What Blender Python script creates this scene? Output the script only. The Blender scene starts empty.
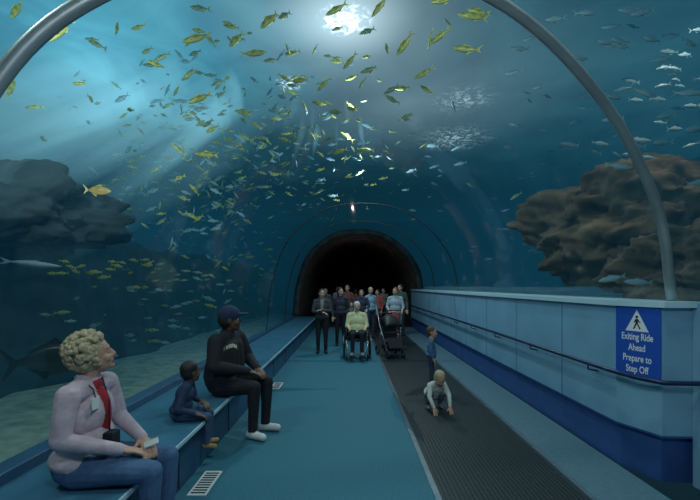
import bpy, bmesh, math, random
import numpy as np
from mathutils import Vector, Matrix, noise
random.seed(4)
S=bpy.context.scene
S.view_settings.view_transform='Standard'
def link(o,parent=None):
    S.collection.objects.link(o)
    if parent: o.parent=parent
    return o
def empty(name,loc=(0,0,0),rz=0):
    e=bpy.data.objects.new(name,None); link(e); e.location=loc; e.rotation_euler=(0,0,rz); return e
def mat(name,col,rough=.6,metal=0,var=0.0,scale=5,bump=0.0,emit=0,spec=.5):
    m=bpy.data.materials.new(name); m.use_nodes=True; nt=m.node_tree; b=nt.nodes['Principled BSDF']
    b.inputs['Base Color'].default_value=(*col,1); b.inputs['Roughness'].default_value=rough; b.inputs['Metallic'].default_value=metal
    b.inputs['Specular IOR Level'].default_value=spec
    if emit: b.inputs['Emission Color'].default_value=(*col,1); b.inputs['Emission Strength'].default_value=emit
    if var or bump:
        tc=nt.nodes.new('ShaderNodeTexCoord'); n=nt.nodes.new('ShaderNodeTexNoise'); n.inputs['Scale'].default_value=scale; n.inputs['Detail'].default_value=4
        nt.links.new(tc.outputs['Object'],n.inputs['Vector'])
        r=nt.nodes.new('ShaderNodeValToRGB'); r.color_ramp.elements[0].position=.3; r.color_ramp.elements[1].position=.7
        r.color_ramp.elements[0].color=(*[c*(1-var) for c in col],1); r.color_ramp.elements[1].color=(*[min(1,c*(1+var)) for c in col],1)
        nt.links.new(n.outputs['Fac'],r.inputs['Fac']); nt.links.new(r.outputs['Color'],b.inputs['Base Color'])
        if bump:
            bp=nt.nodes.new('ShaderNodeBump'); bp.inputs['Strength'].default_value=bump; bp.inputs['Distance'].default_value=.02
            nt.links.new(n.outputs['Fac'],bp.inputs['Height']); nt.links.new(bp.outputs['Normal'],b.inputs['Normal'])
    return m
def mesh_obj(name,verts,faces,m,parent=None,smooth=False):
    me=bpy.data.meshes.new(name); me.from_pydata([tuple(v) for v in verts],[],faces); me.update()
    o=bpy.data.objects.new(name,me); link(o,parent)
    for x in (m if isinstance(m,list) else [m]): me.materials.append(x)
    bm=bmesh.new(); bm.from_mesh(me); bmesh.ops.recalc_face_normals(bm,faces=bm.faces); bm.to_mesh(me); bm.free()
    if smooth:
        for p in me.polygons: p.use_smooth=True
    return o
def box(name,a,b,m,parent=None,bevel=0):
    x0,y0,z0=a; x1,y1,z1=b
    v=[(x0,y0,z0),(x1,y0,z0),(x1,y1,z0),(x0,y1,z0),(x0,y0,z1),(x1,y0,z1),(x1,y1,z1),(x0,y1,z1)]
    o=mesh_obj(name,v,[(0,1,2,3),(4,5,6,7),(0,1,5,4),(1,2,6,5),(2,3,7,6),(3,0,4,7)],m,parent)
    if bevel:
        md=o.modifiers.new('b','BEVEL'); md.width=bevel; md.segments=3
    return o
def tube(name,pts,r,m,parent=None,seg=8,cyc=False,ry=None):
    pts=[Vector(p) for p in pts]; n=len(pts); vs=[];fs=[]
    up=Vector((0,0,1)); prev=None
    for i,p in enumerate(pts):
        if cyc: t=(pts[(i+1)%n]-pts[i-1])
        else: t=(pts[min(i+1,n-1)]-pts[max(i-1,0)])
        t.normalize()
        if prev is None:
            a=t.cross(up)
            if a.length<.1: a=t.cross(Vector((1,0,0)))
            a.normalize()
        else:
            a=prev-t*prev.dot(t); a.normalize()
        prev=a; b=t.cross(a)
        for k in range(seg):
            an=2*math.pi*k/seg
            vs.append(p+a*math.cos(an)*r+b*math.sin(an)*(ry or r))
    for i in range(n if cyc else n-1):
        for k in range(seg):
            j=(i+1)%n
            fs.append((i*seg+k,i*seg+(k+1)%seg,j*seg+(k+1)%seg,j*seg+k))
    if not cyc: fs.append(tuple(range(seg))); fs.append(tuple((n-1)*seg+k for k in range(seg)))
    return mesh_obj(name,vs,fs,m,parent,True)
def circ(c,r,axis='y',n=20):
    out=[]
    for k in range(n):
        a=2*math.pi*k/n
        if axis=='y': out.append((c[0]+r*math.cos(a),c[1],c[2]+r*math.sin(a)))
        else: out.append((c[0],c[1]+r*math.cos(a),c[2]+r*math.sin(a)))
    return out
def extr(name,poly,y0,y1,m,cap=True,closed=True,smooth=False,parent=None,ny=1):
    n=len(poly); vs=[]
    for j in range(ny+1):
        y=y0+(y1-y0)*j/ny
        vs+=[(p[0],y,p[1]) for p in poly]
    fs=[]
    for j in range(ny):
        for i in range(n if closed else n-1):
            k=(i+1)%n; fs.append((j*n+i,j*n+k,(j+1)*n+k,(j+1)*n+i))
    if cap and closed: fs.append(tuple(range(n))); fs.append(tuple(ny*n+i for i in range(n)))
    return mesh_obj(name,vs,fs,m,parent,smooth)
def catmull(P,k=8):
    out=[]; P=[Vector(p) for p in P]; Q=[P[0]*2-P[1]]+P+[P[-1]*2-P[-2]]
    for i in range(1,len(Q)-2):
        for s in range(k):
            t=s/k; a,b,c,d=Q[i-1:i+3]
            out.append(.5*((2*b)+(c-a)*t+(2*a-5*b+4*c-d)*t*t+(3*b-a-3*c+d)*t**3))
    out.append(P[-1]); return out
PR=[tuple(p) for p in catmull([(-2.3,.5),(-2.17,1.7),(-1.82,2.8),(-1.3,3.43),(-.4,3.95),(1.07,3.95),(2.12,3.37),(2.78,2.5),(2.98,1.62)])]

# ---------- materials
M_floor=mat('carpet_teal',(.030,.155,.215),.75,var=.2,scale=60,bump=.15)
M_walk=mat('walkway_rubber',(.02,.03,.035),.55,var=.3,scale=25,bump=.2)
M_strip=mat('floor_strip_grey',(.10,.19,.24),.5,var=.15,scale=20)
M_steel=mat('steel',(.35,.42,.45),.35,.9,var=.15,scale=8)
M_rib=mat('rib_metal',(.36,.40,.41),.4,.5,var=.2,scale=3)
M_ribf=mat('rib_metal_dull',(.025,.045,.055),.8,.0,var=.2,scale=3)
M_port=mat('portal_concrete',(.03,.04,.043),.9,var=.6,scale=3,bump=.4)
M_bench=mat('bench_blue',(.03,.10,.19),.45,var=.15,scale=3)
M_benchtop=mat('bench_top',(.055,.17,.26),.35,var=.15,scale=4)
M_wall=mat('wall_blue_panel',(.22,.43,.58),.4,var=.1,scale=2)
M_kick=mat('wall_kick_blue',(.03,.09,.28),.5,var=.15,scale=3)
M_cap=mat('wall_cap',(.5,.7,.78),.35)
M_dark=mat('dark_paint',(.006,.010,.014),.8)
M_rail=mat('handrail_dark_blue',(.01,.03,.09),.35,.3)
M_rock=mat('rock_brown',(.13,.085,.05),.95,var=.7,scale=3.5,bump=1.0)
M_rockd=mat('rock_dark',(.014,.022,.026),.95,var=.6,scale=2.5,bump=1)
M_sand=mat('tank_sand',(.24,.30,.24),.95,var=.3,scale=6,bump=.4)
M_tank=mat('tank_wall',(.004,.03,.05),.9)
M_white=mat('white_plate',(.75,.78,.75),.5)

# ---------- floor and walls
box('floor',(-1.5,-4,-.1),(.70,17,0),M_floor)
wk=empty('moving_walkway')
box('belt',(.74,-4,-.1),(1.98,17,.0),M_walk,wk)
vs=[];fs=[]
for i in range(30):
    x=.79+i*.039
    b=len(vs); vs+=[(x,-4,.001),(x+.02,-4,.001),(x+.02,17,.001),(x,17,.001),(x,-4,.007),(x+.02,-4,.007),(x+.02,17,.007),(x,17,.007)]
    fs+=[(b+4,b+5,b+6,b+7),(b,b+1,b+5,b+4),(b+1,b+2,b+6,b+5),(b+3,b,b+4,b+7)]
mesh_obj('ridges',vs,fs,M_walk,wk)
box('edge_left',(.70,-4,-.1),(.75,17,.012),M_steel,wk)
box('edge_right',(1.97,-4,-.1),(2.02,17,.012),M_steel,wk)
box('floor_strip',(2.02,-4,-.1),(2.62,17,.005),M_strip)
for gy in (3.55,7.0):
    g=empty('floor_grille')
    box('frame',(-1.36,gy-.22,0),(-1.20,gy+.22,.008),M_white,g)
    for k in range(9):
        yy=gy-.19+k*.044
        box('slot_%d'%k,(-1.34,yy,.008),(-1.22,yy+.02,.010),M_dark,g)
bn=empty('bench')
box('riser',(-1.55,-4,0),(-1.46,17,.41),M_bench,bn)
box('top',(-2.32,-4,.40),(-1.40,17,.45),M_benchtop,bn,.015)
box('nosing',(-1.405,-4,.425),(-1.392,17,.455),M_cap,bn)
box('curb',(-2.42,-4,0),(-2.26,17,.53),M_bench,bn,.01)
for k in range(12):
    box('seam_%d'%k,(-1.461,.6+k*1.4,.02),(-1.455,.615+k*1.4,.40),M_dark,bn)
rw=empty('wall_right')
def wallstrip(name,path,z0,z1,off,m,par):
    P=[(x-off*ax,y-off*ay) for (x,y,ax,ay) in path]
    vs=[(x,y,z0) for x,y in P]+[(x,y,z1) for x,y in P]; n=len(P)
    return mesh_obj(name,vs,[(i,i+1,n+i+1,n+i) for i in range(n-1)],m,par)
WP=[(2.6,17,1,0),(2.6,3.9,1,.2),(2.75,3.52,.6,1),(3.1,3.5,0,1)]
wallstrip('panel_face',WP,.43,1.56,0,M_wall,rw)
wallstrip('kick_face',WP,0,.43,-.05,M_kick,rw)
def slab(name,poly,z0,z1,m,par):
    n=len(poly); vs=[(x,y,z0) for x,y in poly]+[(x,y,z1) for x,y in poly]
    return mesh_obj(name,vs,[tuple(range(n)),tuple(range(n,2*n))]+[(i,(i+1)%n,n+(i+1)%n,n+i) for i in range(n)],m,par)
slab('cap',[(2.56,17),(2.56,3.88),(2.73,3.47),(3.12,3.45),(3.12,17)],1.56,1.61,M_cap,rw)
slab('underside',[(2.6,17),(2.6,3.9),(2.75,3.52),(3.1,3.5),(3.1,17)],.41,.43,M_kick,rw)
for k in range(9):
    y=4.9+k*1.35
    box('panel_seam_%d'%k,(2.596,y,.43),(2.60,y+.006,1.56),M_kick,rw)
box('wall_right_rear',(3.0,-4,0),(3.1,3.5,1.6),M_wall)
hr=empty('handrail')
tube('rail',[(2.5,16.8,.95),(2.5,8,.95),(2.5,3.86,.94),(2.56,3.6,.93),(2.69,3.42,.92),(2.9,3.4,.92),(3.2,3.4,.92)],.022,M_rail,hr)
for k in range(10):
    y=4.2+k*1.35
    tube('bracket_%d'%k,[(2.5,y,.93),(2.5,y,.88),(2.6,y,.86)],.01,M_rail,hr,6)
prof=[(-2.36,-.05)]+[(.3+(x-.3)*.965,z*.975) for x,z in PR]+[(2.9,-.05)]
cor=empty('tunnel_corridor')
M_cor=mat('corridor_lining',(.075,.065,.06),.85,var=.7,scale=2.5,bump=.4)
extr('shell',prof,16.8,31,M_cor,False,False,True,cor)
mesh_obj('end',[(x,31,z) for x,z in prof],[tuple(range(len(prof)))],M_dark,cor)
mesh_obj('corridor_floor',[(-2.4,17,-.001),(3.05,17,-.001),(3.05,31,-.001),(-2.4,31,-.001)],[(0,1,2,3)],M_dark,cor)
def rib(name,yf,r,m,ry=None):
    return tube(name,[(x,yf(x),z) for x,z in PR],r,m,None,10,ry=ry)
rib('arch_rib',lambda x:3.7-.341*(2.98-x),.043,M_rib)
for y in (11,14): rib('arch_rib',lambda x:y,.018,M_ribf)
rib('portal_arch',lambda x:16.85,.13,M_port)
mg=bpy.data.materials.new('acrylic'); mg.use_nodes=True; nt=mg.node_tree; nt.nodes.clear()
o=nt.nodes.new('ShaderNodeOutputMaterial'); mx=nt.nodes.new('ShaderNodeMixShader'); tr=nt.nodes.new('ShaderNodeBsdfTransparent'); gl=nt.nodes.new('ShaderNodeBsdfGlossy')
tr.inputs[0].default_value=(.95,.98,.98,1); gl.inputs['Roughness'].default_value=.05
fr=nt.nodes.new('ShaderNodeLayerWeight'); fr.inputs[0].default_value=.5
pw=nt.nodes.new('ShaderNodeMath'); pw.operation='POWER'; pw.inputs[1].default_value=4.5; nt.links.new(fr.outputs['Facing'],pw.inputs[0])
ml=nt.nodes.new('ShaderNodeMath'); ml.operation='MULTIPLY_ADD'; ml.inputs[1].default_value=.6; ml.inputs[2].default_value=.05; nt.links.new(pw.outputs[0],ml.inputs[0])
nt.links.new(ml.outputs[0],mx.inputs[0]); nt.links.new(tr.outputs[0],mx.inputs[1]); nt.links.new(gl.outputs[0],mx.inputs[2]); nt.links.new(mx.outputs[0],o.inputs['Surface'])
g=extr('tunnel_glass',[(.4+(x-.4)*.985,z-.03) for x,z in PR],-4,17,mg,False,False,True)
# water volume; its even emission stands in for scattered ambient light
def volmat(name,absc,absd,emc,ems):
    m=bpy.data.materials.new(name); m.use_nodes=True; nt=m.node_tree; nt.nodes.clear()
    o=nt.nodes.new('ShaderNodeOutputMaterial'); em=nt.nodes.new('ShaderNodeEmission'); em.inputs[0].default_value=(*emc,1); em.inputs[1].default_value=ems
    if absd:
        ab=nt.nodes.new('ShaderNodeVolumeAbsorption'); ab.inputs['Color'].default_value=(*absc,1); ab.inputs['Density'].default_value=absd
        a=nt.nodes.new('ShaderNodeAddShader'); nt.links.new(ab.outputs[0],a.inputs[0]); nt.links.new(em.outputs[0],a.inputs[1]); nt.links.new(a.outputs[0],o.inputs['Volume'])
    else: nt.links.new(em.outputs[0],o.inputs['Volume'])
    return m
mw=volmat('water_volume',(.2,.36,.42),.125,(.055,.55,.90),.0070)
extr('tank_water',[(-14,-.3),(-14,6.95),(14,6.95),(14,-.3),(3.06,-.3),(3.0,1.6)]+[(x,z) for x,z in reversed(PR)]+[(-2.36,-.3)],-5,32,mw)
# self-glowing volumes stand in for scattered sunbeams, all parallel to an assumed sun direction
glow_shaft=empty('emissive_shafts'); SD=Vector((.03,-1,-.69)).normalized()
MS=[volmat('glow_shaft_%d'%i,None,0,(.42,.88,1),s) for i,s in enumerate((.018,.06,.17,.32))]
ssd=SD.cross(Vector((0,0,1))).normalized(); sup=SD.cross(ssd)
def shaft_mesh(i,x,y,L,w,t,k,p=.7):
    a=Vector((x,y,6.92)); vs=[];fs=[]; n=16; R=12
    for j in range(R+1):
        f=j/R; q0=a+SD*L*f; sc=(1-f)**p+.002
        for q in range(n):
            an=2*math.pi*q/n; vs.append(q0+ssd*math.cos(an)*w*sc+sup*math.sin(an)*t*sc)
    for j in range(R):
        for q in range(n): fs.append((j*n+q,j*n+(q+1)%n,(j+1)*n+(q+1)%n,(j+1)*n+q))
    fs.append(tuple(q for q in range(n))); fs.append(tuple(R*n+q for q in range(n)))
    mesh_obj('glow_shaft_%d'%i,vs,fs,MS[k],glow_shaft,True)
rs=random.Random(11)
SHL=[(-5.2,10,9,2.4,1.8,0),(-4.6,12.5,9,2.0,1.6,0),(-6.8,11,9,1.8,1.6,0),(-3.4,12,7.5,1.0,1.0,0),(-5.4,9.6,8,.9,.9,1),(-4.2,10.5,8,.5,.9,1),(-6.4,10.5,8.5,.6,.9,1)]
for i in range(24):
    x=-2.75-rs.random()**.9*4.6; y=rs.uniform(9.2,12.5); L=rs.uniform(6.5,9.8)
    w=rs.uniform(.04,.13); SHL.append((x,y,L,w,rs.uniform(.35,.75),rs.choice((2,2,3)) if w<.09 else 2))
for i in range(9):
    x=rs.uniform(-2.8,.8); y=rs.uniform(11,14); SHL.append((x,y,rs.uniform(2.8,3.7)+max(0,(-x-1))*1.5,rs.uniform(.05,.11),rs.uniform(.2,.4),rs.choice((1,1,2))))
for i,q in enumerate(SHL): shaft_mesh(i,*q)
tk=empty('tank_shell')
box('side_left',(-14.3,-6,-.5),(-14.1,33,6.9),M_tank,tk); box('side_right',(14.1,-6,-.5),(14.3,33,6.9),M_tank,tk)
box('side_far',(-14.3,32.1,-.5),(14.3,32.3,6.9),M_tank,tk); box('side_rear',(-14.3,-5.4,-.5),(14.3,-5.2,6.9),M_tank,tk)
ms=bpy.data.materials.new('water_surface'); ms.use_nodes=True; nt=ms.node_tree; nt.nodes.clear(); N=nt.nodes.new  # self-glowing plane: daylight from above painted as emission
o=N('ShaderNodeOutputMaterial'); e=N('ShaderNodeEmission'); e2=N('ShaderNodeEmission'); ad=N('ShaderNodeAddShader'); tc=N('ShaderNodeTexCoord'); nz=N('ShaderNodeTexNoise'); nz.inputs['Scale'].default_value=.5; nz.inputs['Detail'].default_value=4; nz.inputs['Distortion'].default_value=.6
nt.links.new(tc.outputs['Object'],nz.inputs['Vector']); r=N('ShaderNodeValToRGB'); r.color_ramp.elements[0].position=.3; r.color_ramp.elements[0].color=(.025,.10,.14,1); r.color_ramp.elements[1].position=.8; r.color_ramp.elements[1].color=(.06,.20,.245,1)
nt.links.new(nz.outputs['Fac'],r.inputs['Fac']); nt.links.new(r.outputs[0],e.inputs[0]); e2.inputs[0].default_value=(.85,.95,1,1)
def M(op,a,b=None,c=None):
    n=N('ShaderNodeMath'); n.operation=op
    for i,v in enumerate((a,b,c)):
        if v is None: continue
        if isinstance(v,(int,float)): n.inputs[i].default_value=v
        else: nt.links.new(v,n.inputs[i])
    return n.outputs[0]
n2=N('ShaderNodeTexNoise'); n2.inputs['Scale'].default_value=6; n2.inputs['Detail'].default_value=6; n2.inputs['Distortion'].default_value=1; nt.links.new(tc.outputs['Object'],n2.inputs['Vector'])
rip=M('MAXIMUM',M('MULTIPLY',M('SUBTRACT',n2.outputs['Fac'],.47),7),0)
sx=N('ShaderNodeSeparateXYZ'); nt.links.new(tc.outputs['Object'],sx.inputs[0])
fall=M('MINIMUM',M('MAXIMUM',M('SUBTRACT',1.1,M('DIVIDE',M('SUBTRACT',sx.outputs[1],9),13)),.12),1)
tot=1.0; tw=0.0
for (x,y,rad,s,white) in [(-.1,7.9,.6,6,1),(-.1,7.9,1.6,1.0,2),(-1.56,10.4,.45,3,1),(3.2,11.3,1.1,.6,1),(3.7,14.3,1.6,.9,1),(-5.5,8.5,6.5,4.8,0),(1.6,11.5,6,.28,2),(-.2,8,3.2,.45,2)]:  # soft light patches and rippled glints painted into the emission
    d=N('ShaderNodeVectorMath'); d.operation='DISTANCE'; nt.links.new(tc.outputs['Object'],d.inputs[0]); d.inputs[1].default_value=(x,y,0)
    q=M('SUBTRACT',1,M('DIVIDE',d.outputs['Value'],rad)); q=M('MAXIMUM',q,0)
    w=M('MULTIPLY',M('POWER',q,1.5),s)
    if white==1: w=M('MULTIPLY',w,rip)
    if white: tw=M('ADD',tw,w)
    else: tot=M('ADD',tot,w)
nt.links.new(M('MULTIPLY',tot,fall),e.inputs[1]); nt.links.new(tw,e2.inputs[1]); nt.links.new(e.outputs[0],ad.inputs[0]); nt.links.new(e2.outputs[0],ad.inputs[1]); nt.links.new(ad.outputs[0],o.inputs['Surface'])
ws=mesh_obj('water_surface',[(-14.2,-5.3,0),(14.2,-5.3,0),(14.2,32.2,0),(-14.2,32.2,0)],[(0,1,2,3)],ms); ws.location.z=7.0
def terrain(name,x0,x1,y0,y1,fz,m,nx=60,ny=90,amp=.3,sc=.8):
    vs=[]
    for j in range(ny+1):
        for i in range(nx+1):
            x=x0+(x1-x0)*i/nx; y=y0+(y1-y0)*j/ny
            p=Vector((x*sc,y*sc,0)); vs.append((x,y,fz(x,y)+amp*noise.fractal(p,1,2,5)))
    return mesh_obj(name,vs,[(j*(nx+1)+i,j*(nx+1)+i+1,(j+1)*(nx+1)+i+1,(j+1)*(nx+1)+i) for j in range(ny) for i in range(nx)],m,None,True)
terrain('tank_sand_bed',-14,-2.45,-5,32,lambda x,y:.2,M_sand,amp=.06)
terrain('tank_sand_bed',3.14,14,-5,32,lambda x,y:1.15+.12*min(2,x-3.1),M_sand,amp=.08)
def lw(x,y):
    t=x+4.6+.5*noise.noise(Vector((0,y*.5,3)))
    return -.3+3.0*min(1,max(0,(-t)/.8))
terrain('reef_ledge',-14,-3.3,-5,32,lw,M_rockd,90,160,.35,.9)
def boulder(name,loc,size,m,seed,amp=.35,rot=0):
    bm=bmesh.new(); bmesh.ops.create_icosphere(bm,subdivisions=6,radius=1)
    for v in bm.verts:
        n=v.co.normalized(); st=n.z*5+seed+noise.noise(n*1.5)*1.2; f=1+amp*noise.fractal(n*1.6+Vector((seed,0,0)),.8,2.1,8)+.05*(abs(math.sin(st*1.7))-.5)+.04*noise.noise(n*9)
        v.co=n*f; v.co.z=max(-.85,v.co.z)
    me=bpy.data.meshes.new(name); bm.to_mesh(me); bm.free(); me.materials.append(m)
    for p in me.polygons: p.use_smooth=True
    o=bpy.data.objects.new(name,me); link(o); o.location=loc; o.scale=size; o.rotation_euler=(0,0,rot); return o
boulder('reef_boulder',(6.0,8.2,2.85),(2.15,1.6,1.3),M_rock,3.3)
boulder('reef_boulder',(6.1,6.6,1.95),(1.5,.9,.85),M_rock,7.1)
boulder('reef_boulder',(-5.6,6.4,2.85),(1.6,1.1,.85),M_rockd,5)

# ---------- fish
def make_school(name,fish):
    V=[];F=[];C=[]
    rings=[(.5,.012,.0),(.44,.055,.0),(.33,.105,.0),(.17,.14,-.003),(0,.14,-.004),(-.15,.10,0),(-.27,.05,0),(-.33,.03,0)]
    K=8
    for (p,d,L,typ) in fish:
        d=Vector(d).normalized(); side=Vector((0,0,1)).cross(d)
        if side.length<.1: side=Vector((1,0,0))
        side.normalize(); up=d.cross(side)
        bend=random.uniform(-.12,.12)
        def W(x,y,z): 
            y2=y+bend*(x-.1)**2*(1 if x<.1 else 0)*3
            return Vector(p)+(d*x+side*y2+up*z)*L
        slim={'y':.85,'v':.85,'s':.8,'b':.95,'o':1.25,'g':1.3,'p':.35}[typ]
        top,bel,str_={'y':((.26,.29,.03),(.62,.62,.16),(.06,.08,.02)),'v':((.12,.20,.12),(.42,.48,.26),(.05,.09,.05)),'s':((.10,.24,.30),(.50,.65,.70),(.2,.35,.4)),'b':((.08,.22,.27),(.38,.56,.60),(.08,.2,.25)),'o':((.45,.28,.05),(.8,.5,.12),(.3,.2,.04)),'g':((.004,.008,.008),(.05,.07,.07),(.003,.005,.005)),'p':((.3,.36,.38),(.5,.56,.56),(.3,.35,.38))}[typ]
        b0=len(V)
        for i,(x,h,zo) in enumerate(rings):
            for k in range(K):
                a=2*math.pi*k/K; z=math.sin(a)*h*slim+zo; y=math.cos(a)*h*.42
                V.append(W(x,y,z)); t=.5-.5*math.sin(a)
                cc=[top[j]*(1-t)+bel[j]*t for j in range(3)]
                if i in (2,4,6) and t<.7: cc=[str_[j]*.6+cc[j]*.4 for j in range(3)]
                C.append((*cc,1))
        n=len(rings)
        for i in range(n-1):
            for k in range(K):
                F.append((b0+i*K+k,b0+i*K+(k+1)%K,b0+(i+1)*K+(k+1)%K,b0+(i+1)*K+k))
        F.append(tuple(b0+k for k in range(K))); F.append(tuple(b0+(n-1)*K+k for k in range(K)))
        fin={'y':(.5,.45,.08,1),'v':(.25,.3,.1,1),'o':(.5,.4,.08,1),'g':(.01,.015,.015,1)}.get(typ,(.25,.38,.42,1))
        def poly(pts,c=fin):
            b=len(V)
            for q in pts: V.append(W(*q)); C.append(c)
            F.append(tuple(range(b,b+len(pts))))
        poly([(-.31,0,.02),(-.5,0,.15*slim/.85),(-.40,0,.0)]); poly([(-.31,0,-.02),(-.40,0,0),(-.5,0,-.15*slim/.85)]); poly([(-.31,0,.02),(-.40,0,0),(-.31,0,-.02)])
        poly([(.2,0,.11*slim),(.08,0,.20*slim),(-.05,0,.15*slim),(-.22,0,.09*slim),(-.2,0,.05*slim),(0,0,.11*slim)])
        poly([(0,0,-.11*slim),(-.06,0,-.19*slim),(-.22,0,-.08*slim),(-.2,0,-.05*slim)])
        for s in (-1,1): poly([(.22,s*.04,-.02),(.1,s*.12,-.07),(.14,s*.045,-.05)])
    me=bpy.data.meshes.new(name); me.from_pydata([tuple(v) for v in V],[],F); me.update()
    ca=me.color_attributes.new('Col','FLOAT_COLOR','POINT')
    ca.data.foreach_set('color',[c for q in C for c in q])
    for p in me.polygons: p.use_smooth=True
    me.materials.append(M_fish); o=bpy.data.objects.new(name,me); link(o); return o
M_fish=mat('fish_scales',(.5,.5,.3),.4,var=.1); nt=M_fish.node_tree
at=nt.nodes.new('ShaderNodeVertexColor'); at.layer_name='Col'; bs=nt.nodes['Principled BSDF']; nt.links.new(at.outputs['Color'],bs.inputs['Base Color'])
def inside(x,z): return -2.7<x<3.4 and z<4.3
Y=[(-2.3,6,5.47,.48,170,-12),(-3.9,5.4,5.2,.44,210,-50),(-5.1,6,4.7,.38,80,60),(-1.7,6,5.45,.38,240,-40),(-1.45,6,5.24,.4,10,8),(-1.2,6,5.75,.44,220,-45),(-2.25,6,4.57,.4,200,-25),
(-2.5,7,4.05,.42,175,5),(-.2,6,5.9,.38,190,-30),(.45,6,5.95,.38,140,-40),(.85,6.2,5.5,.42,160,-50),(1.35,6,5.5,.38,150,-30),(1.85,6,5.8,.48,170,8),(2.0,6.2,6.0,.38,185,10),(1.15,6.2,5.05,.34,150,-20),
(1.75,6,5.3,.44,165,10),(0,6.4,5.35,.34,130,-30),(-5.0,6,5.9,.38,250,-60),(-3.5,6,5.6,.34,100,50),(1.3,5.6,5.75,.38,200,-15),(.6,6.5,5.6,.3,100,50),(-2.0,7.5,5.0,.34,200,10),(-3.2,7.5,4.3,.34,230,30),(-.6,8,5.4,.34,190,10)]
fish=[((x,y,z),(math.cos(math.radians(h))*math.cos(math.radians(c)),.35*math.sin(math.radians(h)),math.sin(math.radians(c))),L,'y') for x,y,z,L,h,c in Y]
fish.append(((-4.1,6.5,3.3),(1,.1,-.02),.42,'o'))
for i in range(22):
    fish.append(((random.uniform(-4.1,-3.0),random.uniform(5.2,6.6),random.gauss(2.0,.17)),(random.choice((-1,1)),random.uniform(-.5,.5),random.uniform(-.3,.3)),random.uniform(.12,.21),'y'))
for i in range(24):
    x=random.uniform(-5,-2.8); fish.append(((x,random.uniform(8,11),random.gauss(1.8,.3)),(1,random.uniform(-.8,.8),random.uniform(-.2,.2)),.2,'v'))
k=0
while k<75:
    y=random.uniform(6.0,9); x=random.gauss(-.18,.27)*y; z=1.75+random.uniform(.25,.7)*y
    if z>6.6 or inside(x,z) or x<-6 or x>2.6: continue
    a=math.radians(random.gauss(200,50)); fish.append(((x,y,z),(math.cos(a),.5*math.sin(a),random.uniform(-.8,.5)),random.uniform(.2,.36),random.choice('yyv'))); k+=1
make_school('yellow_fish_school',fish)
fish=[]
while len(fish)<860:
    y=random.uniform(7,19); px=random.gauss(-.30,.22); el=random.gauss(.30,.17)
    x=px*y; z=1.75+el*y
    if z>6.7 or z<.9 or inside(x,z) or x<-11 or (x<-4.0 and z<3.1): continue
    a=random.gauss(200,60) if random.random()<.7 else random.uniform(0,360); a=math.radians(a)
    fish.append(((x,y,z),(math.cos(a),.5*math.sin(a),random.uniform(-.7,.6)),random.uniform(.14,.31),random.choice('yvbbv')))
for i in range(40):
    fish.append(((random.uniform(-4.2,-2.9),random.uniform(5,9),random.uniform(.7,1.8)),(random.choice((-1,1)),random.uniform(-.8,.8),random.uniform(-.2,.2)),random.uniform(.12,.22),random.choice('vb')))
make_school('small_fish_school',fish)
make_school('grouper_fish',[((-3.15,4.2,.98),(1,.35,.08),.85,'g')])
make_school('slender_pale_fish',[((-4.0,5.0,2.03),(1,.1,-.1),.75,'p')])
fish=[]
R=[(3.45,6,5.85),(3.0,6,5.75),(4.3,6,5.85),(3.75,6,5.4),(5.0,6,5.4),(4.6,6,5.15),(4.45,6,5.45),(4.35,6,4.65),(5.0,6,4.65),(5.1,6,4.1),(4.65,6,4.3),(4.6,6,3.9),(4.2,6,3.85),(3.95,6,3.55),(5.15,6,3.3),(4.9,7,5.0),(5.9,7,4.9),(5.8,7,5.8),(4.7,7,6.0),(2.9,7,5.9),(1.75,9,4.9),(3.4,5.3,1.85),(3.75,5.3,1.8),(5.6,7,4.5)]
for x,y,z in R:
    fish.append(((x+.08,y,z),(random.choice((-1,-1,-1,1)),random.uniform(-.3,.3),random.uniform(-.25,.15)),random.uniform(.30,.44),'s'))
for i in range(38):
    x=random.uniform(3.7,6.2); y=random.uniform(5.8,7.6); z=random.uniform(3.9,6.5)
    fish.append(((x,y,z),(random.choice((-1,-1,1)),random.uniform(-.4,.4),random.uniform(-.25,.2)),random.uniform(.22,.38),'s'))
for i in range(120):
    y=random.uniform(7,17); x=random.uniform(.2,.85)*y; z=random.uniform(2.5,6.5)
    if inside(x,z) or (x<9 and z<4.4 and y<10): continue
    fish.append(((x,y,z),(-1,random.uniform(-.6,.6),random.uniform(-.3,.3)),random.uniform(.2,.35),'s'))
make_school('silver_fish_school',fish)

# ---------- sign
M_sign=mat('sign_blue',(.02,.10,.50),.4); M_sw=mat('sign_white',(.85,.88,.9),.5)
sg=empty('exit_sign')
t=Vector((.367,-.93,0)).normalized(); n=Vector((-.93,-.367,0)).normalized()
sg.matrix_world=Matrix(((t.x,0,n.x,2.675),(t.y,0,n.y,3.71),(0,1,0,1.235),(0,0,0,1)))
box('panel',(-.2,-.335,.004),(.2,.335,.02),M_sign,sg,.004)
def flat(name,pts,z,m,par): return mesh_obj(name,[(x,y,z) for x,y in pts],[tuple(range(len(pts)))],m,par)
flat('triangle',[(-.105,.095),(.105,.095),(.0,.295)],.0215,M_sw,sg)
M_blk=mat('sign_black',(.01,.01,.015),.6)
flat('figure_head',[(.0+.013*math.cos(a*.6283),.228+.013*math.sin(a*.6283)) for a in range(10)],.0225,M_blk,sg)
for i,q in enumerate([[(-.012,.21),(.012,.21),(.01,.165),(-.012,.165)],[(-.012,.17),(.004,.17),(-.022,.115),(-.036,.115)],[(-.002,.17),(.01,.168),(.036,.118),(.022,.115)],[(-.012,.208),(-.03,.175),(-.022,.172),(-.005,.198)],[(.010,.208),(.034,.178),(.027,.172),(.008,.192)]]): flat('figure_%d'%i,q,.0225,M_blk,sg)
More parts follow.
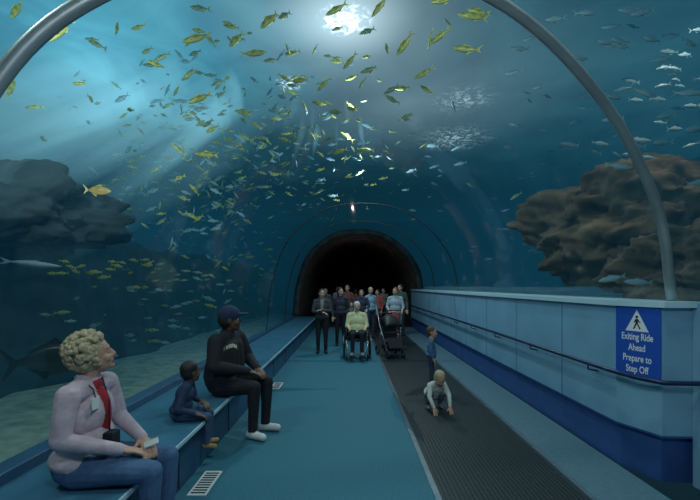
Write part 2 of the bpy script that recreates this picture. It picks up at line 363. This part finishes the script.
for i,(tx,yy) in enumerate([('Exiting Ride',.015),('Ahead',-.085),('Prepare to',-.185),('Step Off',-.285)]):
    cu=bpy.data.curves.new('text','FONT'); cu.body=tx; cu.size=.090; cu.align_x='CENTER'; cu.materials.append(M_sw); cu.offset=.0016
    to=bpy.data.objects.new('line_%d'%i,cu); link(to,sg); to.location=(0,yy,.0225); to.scale=(.66,1,1)

# ---------- people
M_skin=mat('skin',(.55,.31,.22),.55); M_skind=mat('skin_dark',(.13,.065,.04),.5); M_lip=mat('lips',(.42,.14,.12),.5)
M_eye=mat('eye_white',(.36,.35,.33),.5); M_iris=mat('iris',(.03,.02,.015),.3)
def cloth(name,c): return mat(name,c,.85,var=.18,scale=14,bump=.35)
HAIR={'blond':mat('hair_blond',(.46,.37,.23),.8,var=.35,scale=60,bump=.5),'dark':mat('hair_dark',(.015,.012,.010),.6,var=.3,scale=50),'brown':mat('hair_brown',(.10,.055,.03),.7,var=.3,scale=50),'white':mat('hair_white',(.6,.58,.52),.8,var=.2,scale=50)}
def Vv(*a): return Vector(a)
class Prims:
    def __init__(s): s.L=[]
    def cap(s,a,b,ra,rb,m): s.L.append(('c',Vector(a),Vector(b),ra,rb,m))
    def ell(s,c,r,R,m): s.L.append(('e',Vector(c),Vector(r),R.copy() if R else Matrix.Identity(3),m))
    def build(s,name,mats,vox,smooth,parent):
        bm=bmesh.new()
        for p in s.L:
            if p[0]=='c':
                _,a,b,ra,rb,m=p; d=b-a; L=d.length
                for q,r in ((a,ra),(b,rb)): bmesh.ops.create_icosphere(bm,subdivisions=2,radius=r,matrix=Matrix.Translation(q))
                if L>1e-4:
                    bmesh.ops.create_cone(bm,cap_ends=True,segments=14,radius1=ra,radius2=rb,depth=L,matrix=Matrix.Translation((a+b)/2)@d.to_track_quat('Z','Y').to_matrix().to_4x4())
            else:
                _,c,r,R,m=p
                bmesh.ops.create_icosphere(bm,subdivisions=3,radius=1,matrix=Matrix.Translation(c)@R.to_4x4()@Matrix.Diagonal((*r,1)))
        me=bpy.data.meshes.new(name); bm.to_mesh(me); bm.free()
        o=bpy.data.objects.new(name,me); link(o)
        md=o.modifiers.new('r','REMESH'); md.mode='VOXEL'; md.voxel_size=vox
        md=o.modifiers.new('s','SMOOTH'); md.factor=.5; md.iterations=smooth
        dg=bpy.context.evaluated_depsgraph_get(); dg.update(); me2=bpy.data.meshes.new_from_object(o.evaluated_get(dg))
        o.modifiers.clear(); o.data=me2; o.parent=parent
        me2.materials.clear()
        used=[]
        for p in s.L:
            if p[-1] not in used: used.append(p[-1])
        for k in used: me2.materials.append(mats[k])
        nf=len(me2.polygons); cc=np.empty(nf*3,dtype=np.float32); me2.polygons.foreach_get('center',cc); cc=cc.reshape(-1,3)
        best=np.full(nf,1e9); idx=np.zeros(nf,dtype=np.int32)
        for p in s.L:
            if p[0]=='c':
                a=np.array(p[1]);b=np.array(p[2]);ab=b-a; l=max(1e-9,ab@ab); t=np.clip(((cc-a)@ab)/l,0,1)
                d=np.linalg.norm(cc-(a+t[:,None]*ab),axis=1)-(p[3]+(p[4]-p[3])*t)
            else:
                R=np.array(p[3]); q=(cc-np.array(p[1]))@R; r=np.array(p[2])
                k0=np.linalg.norm(q/r,axis=1); k1=np.linalg.norm(q/(r*r),axis=1)+1e-9; d=k0*(k0-1)/k1
            mk=d<best; best[mk]=d[mk]; idx[mk]=used.index(p[-1])
        me2.polygons.foreach_set('material_index',idx); me2.polygons.foreach_set('use_smooth',np.ones(nf,dtype=bool)); me2.update()
        return o
def sphere(name,c,r,m,par,R=None):
    bm=bmesh.new(); bmesh.ops.create_icosphere(bm,subdivisions=3,radius=1); me=bpy.data.meshes.new(name); bm.to_mesh(me); bm.free(); me.materials.append(m)
    for p in me.polygons: p.use_smooth=True
    o=bpy.data.objects.new(name,me); link(o,par); o.location=c; o.scale=r if not isinstance(r,float) else (r,r,r)
    return o
def seated(s,seat=.45,foot=0,lean=0.0,spread=.11,kx=.46):
    l=math.radians(lean); ax=Vv(math.sin(l),0,math.cos(l)); P=Vv(0,0,seat+.10*s)
    J=dict(P=P,C=P+ax*.30*s,N=P+ax*.50*s,H=P+ax*.61*s+Vv(.025*s,0,.045*s))
    for k,sg in (('L',1),('R',-1)):
        J['sh'+k]=J['N']+Vv(0,sg*.18*s,-.05*s); J['hip'+k]=P+Vv(.03,sg*.09,-.005)*s; J['kn'+k]=Vv(kx*s,sg*spread*s,max(foot+.5*s,seat+.05*s)); J['an'+k]=Vv(kx*s-.02*s,sg*spread*s,foot+.085*s)
        J['el'+k]=J['sh'+k]+Vv(.06,sg*.06,-.27)*s; J['wr'+k]=Vv(.30*s,sg*.10*s,seat+.24*s)
    return J
def standing(s):
    J=dict(P=Vv(0,0,.93*s),C=Vv(0,0,1.24*s),N=Vv(0,0,1.43*s),H=Vv(.02*s,0,1.585*s))
    for k,sg in (('L',1),('R',-1)):
        J['sh'+k]=Vv(0,sg*.175,1.38)*s; J['el'+k]=Vv(-.03,sg*.23,1.11)*s; J['wr'+k]=Vv(.06,sg*.235,.87)*s
        J['hip'+k]=Vv(0,sg*.09,.90)*s; J['kn'+k]=Vv(.02,sg*.10,.49)*s; J['an'+k]=Vv(-.01,sg*.10,.085)*s
    return J
def human(name,loc,yaw,J,s=1,hs=None,look=(0,0),top=(.02,.02,.03),pants=(.02,.03,.06),shoe=(.02,.02,.02),skin=None,hair='brown',style='short',fat=1.0,vox=.011,smooth=3,cap=None,jacket=True,hand=None,shirt=None,longsleeve=True,sl=1.0,coat=False):
    hs=hs or s
    par=empty(name,loc,math.radians(yaw)); B=Prims()
    P,C,N_,H=J['P'],J['C'],J['N'],J['H']
    up=(C-P).normalized(); yy=(J['shL']-J['shR']).normalized(); xx=yy.cross(up).normalized(); yy=up.cross(xx)
    R=Matrix((xx,yy,up)).transposed()
    f=fat*s
    B.ell(P,(.125*f,.165*f,.115*s),R,'pants')
    B.ell(P.lerp(C,.45)+xx*.01*s*fat,(.125*f,.150*f,.17*s),R,'top')
    B.ell(C,(.115*f,.160*f,.17*s),R,'top')
    if coat:
        for dy in (-.055,0,.055): B.cap(P.lerp(C,.30)+yy*dy*f,C+up*.06*s+yy*dy*f,.140*f,.115*f,'top')
        B.cap(N_-up*.02*s,N_+up*.035*s,.075*s,.066*s,'top')
    if jacket: B.ell(P.lerp(C,.16),(.143*f,.178*f,.085*s),R,'top')
    B.cap(J['shL'].lerp(J['shR'],.08),J['shR'].lerp(J['shL'],.08),.062*s*(1+(sl-1)*.4),.062*s*(1+(sl-1)*.4),'top')
    B.cap(C,N_,.10*s,.062*s,'top')
    for sg in (1,-1): B.cap(N_+Vv(-.005,0,0)*s,(J['shL'] if sg>0 else J['shR'])+Vv(0,-sg*.03,.015)*s,.052*s,.05*s,'top')
    B.cap(N_,H-Vv(.01,0,.03)*hs,.054*hs,.052*hs,'skin')
    if shirt: B.ell(C+xx*.054*f-up*.02*s,(.072*f,.062*s,.19*s),R,'shirt'); B.ell(N_+xx*.045*s-up*.03*s,(.032*s,.055*s,.05*s),R,'shirt')
    if jacket: 
        for sg in (1,-1): B.cap(N_+yy*sg*.055*s-xx*.03*s+up*.025*s,N_+yy*sg*.06*s+xx*.06*s-up*.05*s,.022*s,.018*s,'top')
    for k,sg in (('L',1),('R',-1)):
        sh,el,wr,hp,kn,an=[J[q+k] for q in ('sh','el','wr','hip','kn','an')]
        B.cap(sh,el,.058*s*sl,.046*s*sl,'top'); 
        fm='top' if longsleeve else 'skin'
        B.cap(el,wr,.045*s*sl,.033*s*(1+(sl-1)*.5),fm)
        if longsleeve: B.cap(wr.lerp(el,.14),wr.lerp(el,.06),.037*s,.036*s,'top')
        B.cap(hp,kn,.092*f,.062*s,'pants'); B.cap(kn,an,.060*s,.046*s,'pants'); B.ell(kn.lerp(an,.32)-xx*.012*s,(.055*s,.052*s,.12*s),None,'pants')
        fd=J.get('ft'+k,Vv(1,sg*.18,0)).normalized()
        B.cap(an-fd*.035*s-Vv(0,0,.04*s),an+fd*.13*s-Vv(0,0,.045*s),.042*s,.036*s,'shoe'); B.cap(an,an-Vv(0,0,.04*s),.045*s,.045*s,'shoe')
        hd,hn=(hand or {}).get(k,((wr-el).normalized(),Vv(0,0,-1)))
        hd=Vector(hd).normalized(); hn=Vector(hn); hn=(hn-hd*hn.dot(hd)).normalized(); hl=hd.cross(hn)
        hk=hs if hs<.9 else s
        B.cap(wr,wr+hd*.03*hk,.026*hk,.026*hk,'skin')
        Rh=Matrix((hd,hl,hn)).transposed(); B.ell(wr+hd*.052*hk,(.050*hk,.041*hk,.018*hk),Rh,'skin')
        for i,fl in enumerate((.8,.97,1,.9)):
            p=wr+hd*.088*hk+hl*(i-1.5)*.0215*hk; a=.25
            for L,rr in ((.040,.0098),(.027,.009),(.021,.0082)):
                q=p+(hd*math.cos(a)+hn*math.sin(a))*L*fl*hk; B.cap(p,q,rr*hk,rr*.93*hk,'skin'); p=q; a+=.38
        ts=1 if (hl.dot(yy)*sg<0) else -1
        p=wr+hd*.03*hk+hl*ts*.034*hk; q=p+(hd*.65+hl*ts*.65+hn*.3)*.040*hk; B.cap(p,q,.0125*hk,.011*hk,'skin'); B.cap(q,q+(hd*.9+hl*ts*.25+hn*.3)*.030*hk,.011*hk,.009*hk,'skin')
    RH=Matrix.Rotation(math.radians(look[0]),3,'Z')@Matrix.Rotation(math.radians(-look[1]),3,'Y')
    def h(x,y,z): return H+RH@(Vv(x,y,z)*hs)
    def he(c,r,m): B.ell(h(*c),Vector(r)*hs,RH,m)
    def hc(a,b,ra,rb,m): B.cap(h(*a),h(*b),ra*hs,rb*hs,m)
    he((-.012,0,.025),(.098,.075,.092),'skin'); he((.018,0,-.04),(.068,.057,.075),'skin'); B.ell(h(.062,0,-.092),Vv(.024,.026,.02)*hs,RH,'skin')
    hc((.086,0,.004),(.098,0,-.030),.009,.014,'skin'); hc((.088,-.012,-.036),(.088,.012,-.036),.009,.009,'skin')
    hc((.074,-.038,.022),(.074,.038,.022),.013,.013,'skin')
    for sg in (1,-1):
        he((.052,sg*.038,-.035),(.028,.024,.028),'skin'); he((-.008,sg*.078,-.008),(.018,.009,.031),'skin')
        hc((.086,sg*.018,.029),(.076,sg*.046,.031),.006,.004,'hair')
        sphere('eye',h(.069,sg*.031,-.001),.0115*hs,M_eye,par); sphere('iris',h(.0755,sg*.031,-.001),.0066*hs,M_iris,par)
    hc((.082,-.018,-.064),(.082,.018,-.064),.007,.007,'lip'); hc((.080,-.014,-.072),(.080,.014,-.072),.007,.007,'lip')
    if style in('short','long','cap','bun'):
        if style!='cap': he((-.030,0,.042),(.102,.085,.094),'hair')
        he((-.045,0,.0),(.078,.080,.085),'hair')
        if style=='long':
            for sg in (1,-1): hc((-.03,sg*.065,.02),(-.03,sg*.075,-.15),.035,.03,'hair')
            hc((-.07,0,0),(-.07,0,-.17),.05,.05,'hair')
        if style=='cap':
            he((-.012,0,.052),(.110,.091,.092),'cap'); he((.108,0,.048),(.078,.070,.012),'cap')
    mats=dict(skin=skin or M_skin,top=cloth(name+'_top',top),pants=cloth(name+'_pants',pants),shoe=mat(name+'_shoes',shoe,.6,var=.05),lip=M_lip if skin is None else M_skind,hair=HAIR[hair],shirt=cloth(name+'_shirt',shirt or (.3,.3,.3)),cap=cloth(name+'_cap',cap or (.01,.012,.02)))
    body=B.build('body',mats,vox,smooth,par)
    if style=='curly':
        Q=Prims(); rnd=random.Random(3)
        Q.ell(h(-.030,0,.045),Vv(.105,.088,.095)*hs,RH,'hair'); Q.ell(h(-.05,0,-.01),Vv(.08,.085,.085)*hs,RH,'hair')
        for i in range(460):
            v=Vector((rnd.gauss(0,1),rnd.gauss(0,1),rnd.gauss(0,1))).normalized()
            if v.z<-.8: continue
            if v.x>.35 and v.z<.45: continue
            r=rnd.uniform(.010,.019); Q.ell(h(-.03+v.x*.120,v.y*.107,.037+v.z*.116),Vv(r,r,r)*hs,RH,'hair')
        Q.build('hair',mats,.0045,1,par)
    return par,body
# front woman
J=seated(1.11,lean=4,kx=.47)
J['elR']=Vv(.03,-.26,.80); J['wrR']=Vv(.32,-.13,.70); J['elL']=Vv(.10,.24,.80); J['wrL']=Vv(.36,.07,.70)
wm,_=human('seated_woman',(-1.80,2.70,0),0,J,s=1.11,look=(34,16),top=(.54,.42,.48),pants=(.07,.14,.27),hair='blond',style='curly',fat=1.16,vox=.0058,smooth=4,shirt=(.35,.02,.03),sl=1.15,hand={'R':((.8,.45,-.25),(0,0,-1)),'L':((.7,-.6,-.3),(0,0,-1))})
box('name_badge',(.155,-.155,.955),(.161,-.085,1.03),M_white,wm)
tube('lanyard',[(.05,-.075,1.13),(.13,-.10,1.08),(.158,-.12,1.03)],.004,M_dark,wm,6)
box('camera_pouch',(.20,-.12,.70),(.27,-.03,.80),M_dark,wm,.01)
tube('pouch_strap',[(.09,.06,1.12),(.175,.0,.98),(.22,-.07,.80)],.005,M_dark,wm,6)
M_paper=mat('paper',(.6,.62,.58),.7); pp=box('folded_leaflet',(-.045,-.025,0),(.045,.025,.004),M_paper,wm); pp.location=(.47,-.02,.70); pp.rotation_euler=(.5,-.3,.4)
# toddler on bench
J=seated(.62,foot=.17,lean=14,kx=.44); J['wrR']=Vv(.16,-.15,.54); J['elR']=Vv(.02,-.19,.60)
human('seated_toddler',(-1.66,3.9,0),12,J,s=.62,hs=.86,look=(35,0),top=(.02,.04,.09),pants=(.05,.09,.17),shoe=(.42,.27,.10),skin=M_skind,hair='dark',vox=.007,smooth=3,fat=1.2,sl=1.25)
# man with cap
J=seated(1.19,lean=5,spread=.12,kx=.43)
J['wrR']=Vv(.38,-.08,.76); J['wrL']=Vv(.40,.10,.76); J['elR']=Vv(.10,-.33,.84); J['elL']=Vv(.12,.33,.84)
mn,mb=human('seated_man',(-1.53,4.85,0),-18,J,s=1.17,hs=1.22,look=(36,4),top=(.014,.014,.018),pants=(.012,.013,.018),shoe=(.7,.7,.68),skin=M_skind,hair='dark',style='cap',fat=1.22,vox=.008,smooth=5,cap=(.018,.03,.08),sl=1.5,coat=True,hand={'R':((.8,.5,-.3),(0,0,-1)),'L':((.8,-.5,-.3),(0,0,-1))})
M_let=mat('jacket_lettering',(.62,.58,.45),.8)
for i in range(8):
    th=math.radians(-60+i*7.5); dr=Vv(math.cos(th),math.sin(th),0); zz=J['C'].z+.10+.025*math.sin(i/7*math.pi)
    ok,hp,hn,_i=mb.ray_cast(Vv(J['C'].x,J['C'].y,zz)+dr*1.0,-dr)
    if ok:
        q=box('letter_%d'%i,(-.009,-.022,-.002),(.009,.022,.003),M_let,mn); q.location=hp; q.rotation_euler=hn.to_track_quat('Z','Y').to_euler()
# standing woman
J=standing(.98)
for k,sg in (('L',1),('R',-1)): J['el'+k]=Vv(.05,sg*.23,1.10); J['wr'+k]=Vv(.21,-sg*.01,1.10+.03*sg)
human('standing_woman',(-.73,10.4,0),-85,J,s=.98,look=(10,0),top=(.05,.05,.06),pants=(.010,.010,.014),hair='dark',style='long',vox=.012,shirt=(.25,.22,.22),fat=1.1)
# people behind
BG=[(-.28,11.7,-80,(.03,.03,.05),(.01,.01,.015),'dark','long',1.0),(-.10,15.0,-100,(.15,.06,.05),(.02,.02,.03),'brown','short',1.05),(.36,12.6,-95,(.02,.03,.06),(.02,.02,.03),'brown','short',.96),(.68,13.4,-60,(.22,.36,.48),(.03,.04,.08),'blond','short',1.0),(1.05,15.2,-130,(.38,.08,.07),(.02,.02,.03),'dark','long',.95),(1.35,11.95,-95,(.34,.40,.45),(.03,.05,.09),'brown','short',1.0),(1.78,14.2,-100,(.05,.09,.08),(.02,.02,.02),'dark','short',1.06),(-1.0,16.4,-90,(.08,.08,.09),(.01,.01,.01),'dark','short',.98),(.25,17.4,90,(.16,.05,.04),(.02,.02,.03),'dark','short',.93),(.05,12.9,-90,(.12,.16,.2),(.03,.03,.05),'brown','short',.72),(-.55,18.2,-90,(.2,.22,.24),(.02,.02,.03),'brown','short',1.0),(1.5,18.0,-90,(.2,.2,.18),(.02,.02,.03),'dark','long',.97)]
for x,y,yw,tp,pt,hr_,st,s in BG:
    J=standing(s)
    if abs(x-1.35)<.01 or abs(x-.36)<.01:
        for k,sg in (('L',1),('R',-1)): J['el'+k]=Vv(.05,sg*.24,1.12); J['wr'+k]=Vv(.28,sg*.19,1.03)
    human('standing_person',(x,y,0),yw,J,s=s,look=(random.uniform(-35,35),0),top=tp,pants=pt,hair=hr_,style=st,vox=.014,smooth=2,fat=random.uniform(1,1.2))
# standing toddler + crouching child on the walkway
J=standing(.56); J['H']=Vv(.02,0,.93)
human('standing_child',(1.42,7.0,.007),-10,J,s=.56,hs=.84,look=(-10,0),top=(.06,.15,.28),pants=(.03,.05,.09),hair='brown',vox=.009,smooth=2,fat=1.2,sl=1.2)
J=dict(P=Vv(0,0,.20),C=Vv(.09,0,.31),N=Vv(.16,0,.385),H=Vv(.235,0,.46))
for k,sg in (('L',1),('R',-1)):
    J['sh'+k]=Vv(.145,sg*.105,.36); J['el'+k]=Vv(.22,sg*.15,.22); J['wr'+k]=Vv(.30,sg*.12,.085); J['hip'+k]=Vv(.01,sg*.06,.18); J['kn'+k]=Vv(.17,sg*.10,.24); J['an'+k]=Vv(.03,sg*.095,.055)
human('crouching_child',(1.18,5.75,.007),-75,J,s=.6,hs=.84,look=(5,-35),top=(.62,.65,.60),pants=(.12,.14,.15),shoe=(.3,.3,.3),hair='blond',vox=.008,smooth=3,fat=1.25,sl=1.2,hand={'L':((.5,0,-.8),(-1,0,-.3)),'R':((.5,0,-.8),(-1,0,-.3))})
# wheelchair
M_blkp=mat('black_plastic',(.012,.012,.014),.5); M_chr=mat('chrome',(.5,.53,.55),.25,.9)
wc=empty('wheelchair',(.17,9.75,0),math.radians(-90))
for sg in (1,-1):
    tube('wheel_%d'%sg,circ((-.05,sg*.31,.30),.285,'y',28),.016,M_blkp,wc,8,True); tube('handrim_%d'%sg,circ((-.05,sg*.335,.30),.25,'y',28),.008,M_chr,wc,6,True)
    for k in range(8):
        a=k*math.pi/4; tube('spoke_%d_%d'%(sg,k),[(-.05,sg*.31,.30),(-.05+.28*math.cos(a),sg*.31,.30+.28*math.sin(a))],.003,M_chr,wc,4)
    tube('caster_%d'%sg,circ((.38,sg*.25,.085),.065,'y',16),.018,M_blkp,wc,6,True)
    tube('frame_%d'%sg,[(-.22,sg*.25,.95),(-.18,sg*.25,.46),(.30,sg*.25,.46),(.42,sg*.22,.30),(.50,sg*.18,.12)],.013,M_chr,wc)
    tube('arm_%d'%sg,[(-.18,sg*.26,.70),(.22,sg*.26,.70),(.25,sg*.26,.46)],.018,M_blkp,wc)
    tube('handle_%d'%sg,[(-.22,sg*.25,.95),(-.34,sg*.25,.96)],.018,M_blkp,wc)
    tube('caster_fork_%d'%sg,[(.34,sg*.25,.46),(.38,sg*.25,.085)],.012,M_chr,wc)
    box('footplate_%d'%sg,(.46,sg*.11-.07,.10),(.62,sg*.11+.07,.12),M_blkp,wc)
box('seat',(-.18,-.24,.44),(.30,.24,.49),M_blkp,wc,.015); box('backrest',(-.24,-.24,.50),(-.19,.24,.92),M_blkp,wc,.015)
J=seated(1.0,seat=.49,foot=.12,kx=.48); J['wrL']=Vv(.28,.2,.76);J['wrR']=Vv(.28,-.2,.76)
human('wheelchair_user',(.17,9.8,0),-90,J,s=1.0,look=(0,0),top=(.66,.62,.36),pants=(.012,.015,.03),hair='white',vox=.011,smooth=2,fat=1.25,shoe=(.3,.3,.3),sl=1.2)
# stroller
M_red=cloth('stroller_fabric',(.16,.025,.03))
def stroller(x,y,yaw,m):
    st=empty('stroller',(x,y,0.007),math.radians(yaw))
    for sg in (1,-1):
        tube('handle_%d'%sg,[(-.45,sg*.2,1.03),(-.30,sg*.21,.80),(.28,sg*.20,.16)],.013,M_chr,st)
        tube('leg_%d'%sg,[(-.15,sg*.21,.62),(-.35,sg*.22,.12)],.013,M_chr,st)
        tube('wheel_front_%d'%sg,circ((.30,sg*.20,.10),.08,'y',16),.022,M_blkp,st,6,True); tube('wheel_back_%d'%sg,circ((-.35,sg*.24,.12),.10,'y',16),.022,M_blkp,st,6,True)
        for k in range(4):
            a=k*math.pi/4; tube('hub_%d_%d'%(sg,k),[(.30-.08*math.cos(a),sg*.2,.10-.08*math.sin(a)),(.30+.08*math.cos(a),sg*.2,.10+.08*math.sin(a))],.006,M_chr,st,4)
    tube('grip',[(-.45,-.2,1.03),(-.47,0,1.05),(-.45,.2,1.03)],.018,M_blkp,st)
    mesh_obj('seat',[(-.16,-.19,.85),(-.16,.19,.85),(-.12,.19,.42),(-.12,-.19,.42),(.22,.19,.46),(.22,-.19,.46),(.32,.17,.24),(.32,-.17,.24)],[(0,1,2,3),(3,2,4,5),(5,4,6,7)],m,st).modifiers.new('s','SOLIDIFY').thickness=.04
    vs=[];fs=[]
    for i in range(7):
        a=math.radians(-10+i*14)
        for k in range(9):
            b=-1+k/4; vs.append((-.16+.34*math.sin(a)*1.0,b*.21,.68+.34*math.cos(a)*(1-.35*abs(b)**3)))
    for i in range(6):
        for k in range(8): fs.append((i*9+k,i*9+k+1,(i+1)*9+k+1,(i+1)*9+k))
    mesh_obj('canopy',vs,fs,m,st,True).modifiers.new('s','SOLIDIFY').thickness=.01
    box('basket',(-.25,-.17,.16),(.15,.17,.28),M_blkp,st,.02)
    tube('bumper',[(.05,-.2,.60),(.25,-.15,.62),(.25,.15,.62),(.05,.2,.60)],.018,M_blkp,st)
stroller(1.18,11.0,-100,M_red); stroller(1.02,9.9,-75,M_blkp)

# ---------- lights
def spot(x,y,tx,ty,tz,e,ang,col=(.75,.95,1),r=.15,z=6.85,blend=.6):
    l=bpy.data.lights.new('fill_spot','SPOT'); l.energy=e; l.spot_size=math.radians(ang); l.spot_blend=blend; l.color=col; l.shadow_soft_size=r
    o=bpy.data.objects.new('fill_spot',l); link(o); o.location=(x,y,z); o.rotation_euler=(Vector((tx,ty,tz))-Vector((x,y,z))).to_track_quat('-Z','Y').to_euler()
def fill_light(x,y,z,e,col,r=0):
    l=bpy.data.lights.new('fill_light','POINT'); l.energy=e; l.color=col; l.shadow_soft_size=r
    o=bpy.data.objects.new('added_fill_lamp',l); link(o); o.location=(x,y,z)
fill_light(.3,.2,3.6,125,(.78,.93,1),.3); fill_light(.6,8,5.2,250,(.7,.93,1)); fill_light(.3,11.5,5.2,230,(.9,.95,.97)); fill_light(.3,18.6,2.6,5,(1,.8,.7))  # added fills for tunnel, crowd and corridor; no fixtures modelled
fill_light(-4.2,2.0,6.2,330,(.9,1,.88),.2); fill_light(1.5,2.6,6.4,350,(.9,1,.88),.2)  # unseen points added in the tank to brighten fish and interior
spot(-3,1.5,-5,8,4.5,1100,60,(.9,1,.9),.2,z=4.5)  # added spot to pick out the fish on the left
spot(6,6,5.6,8,3,420,60,(1,.9,.75),.3)  # added spot to brighten the rock on the right
w=bpy.data.worlds.new('w'); S.world=w; w.use_nodes=True; w.node_tree.nodes['Background'].inputs[0].default_value=(.1,.35,.5,1); w.node_tree.nodes['Background'].inputs[1].default_value=.05
c=bpy.data.cameras.new('camera'); c.lens=20.57; c.sensor_width=36; c.shift_y=.0514; co=bpy.data.objects.new('camera',c); link(co); co.location=(0,0,1.75); co.rotation_euler=(math.pi/2,0,0); S.camera=co
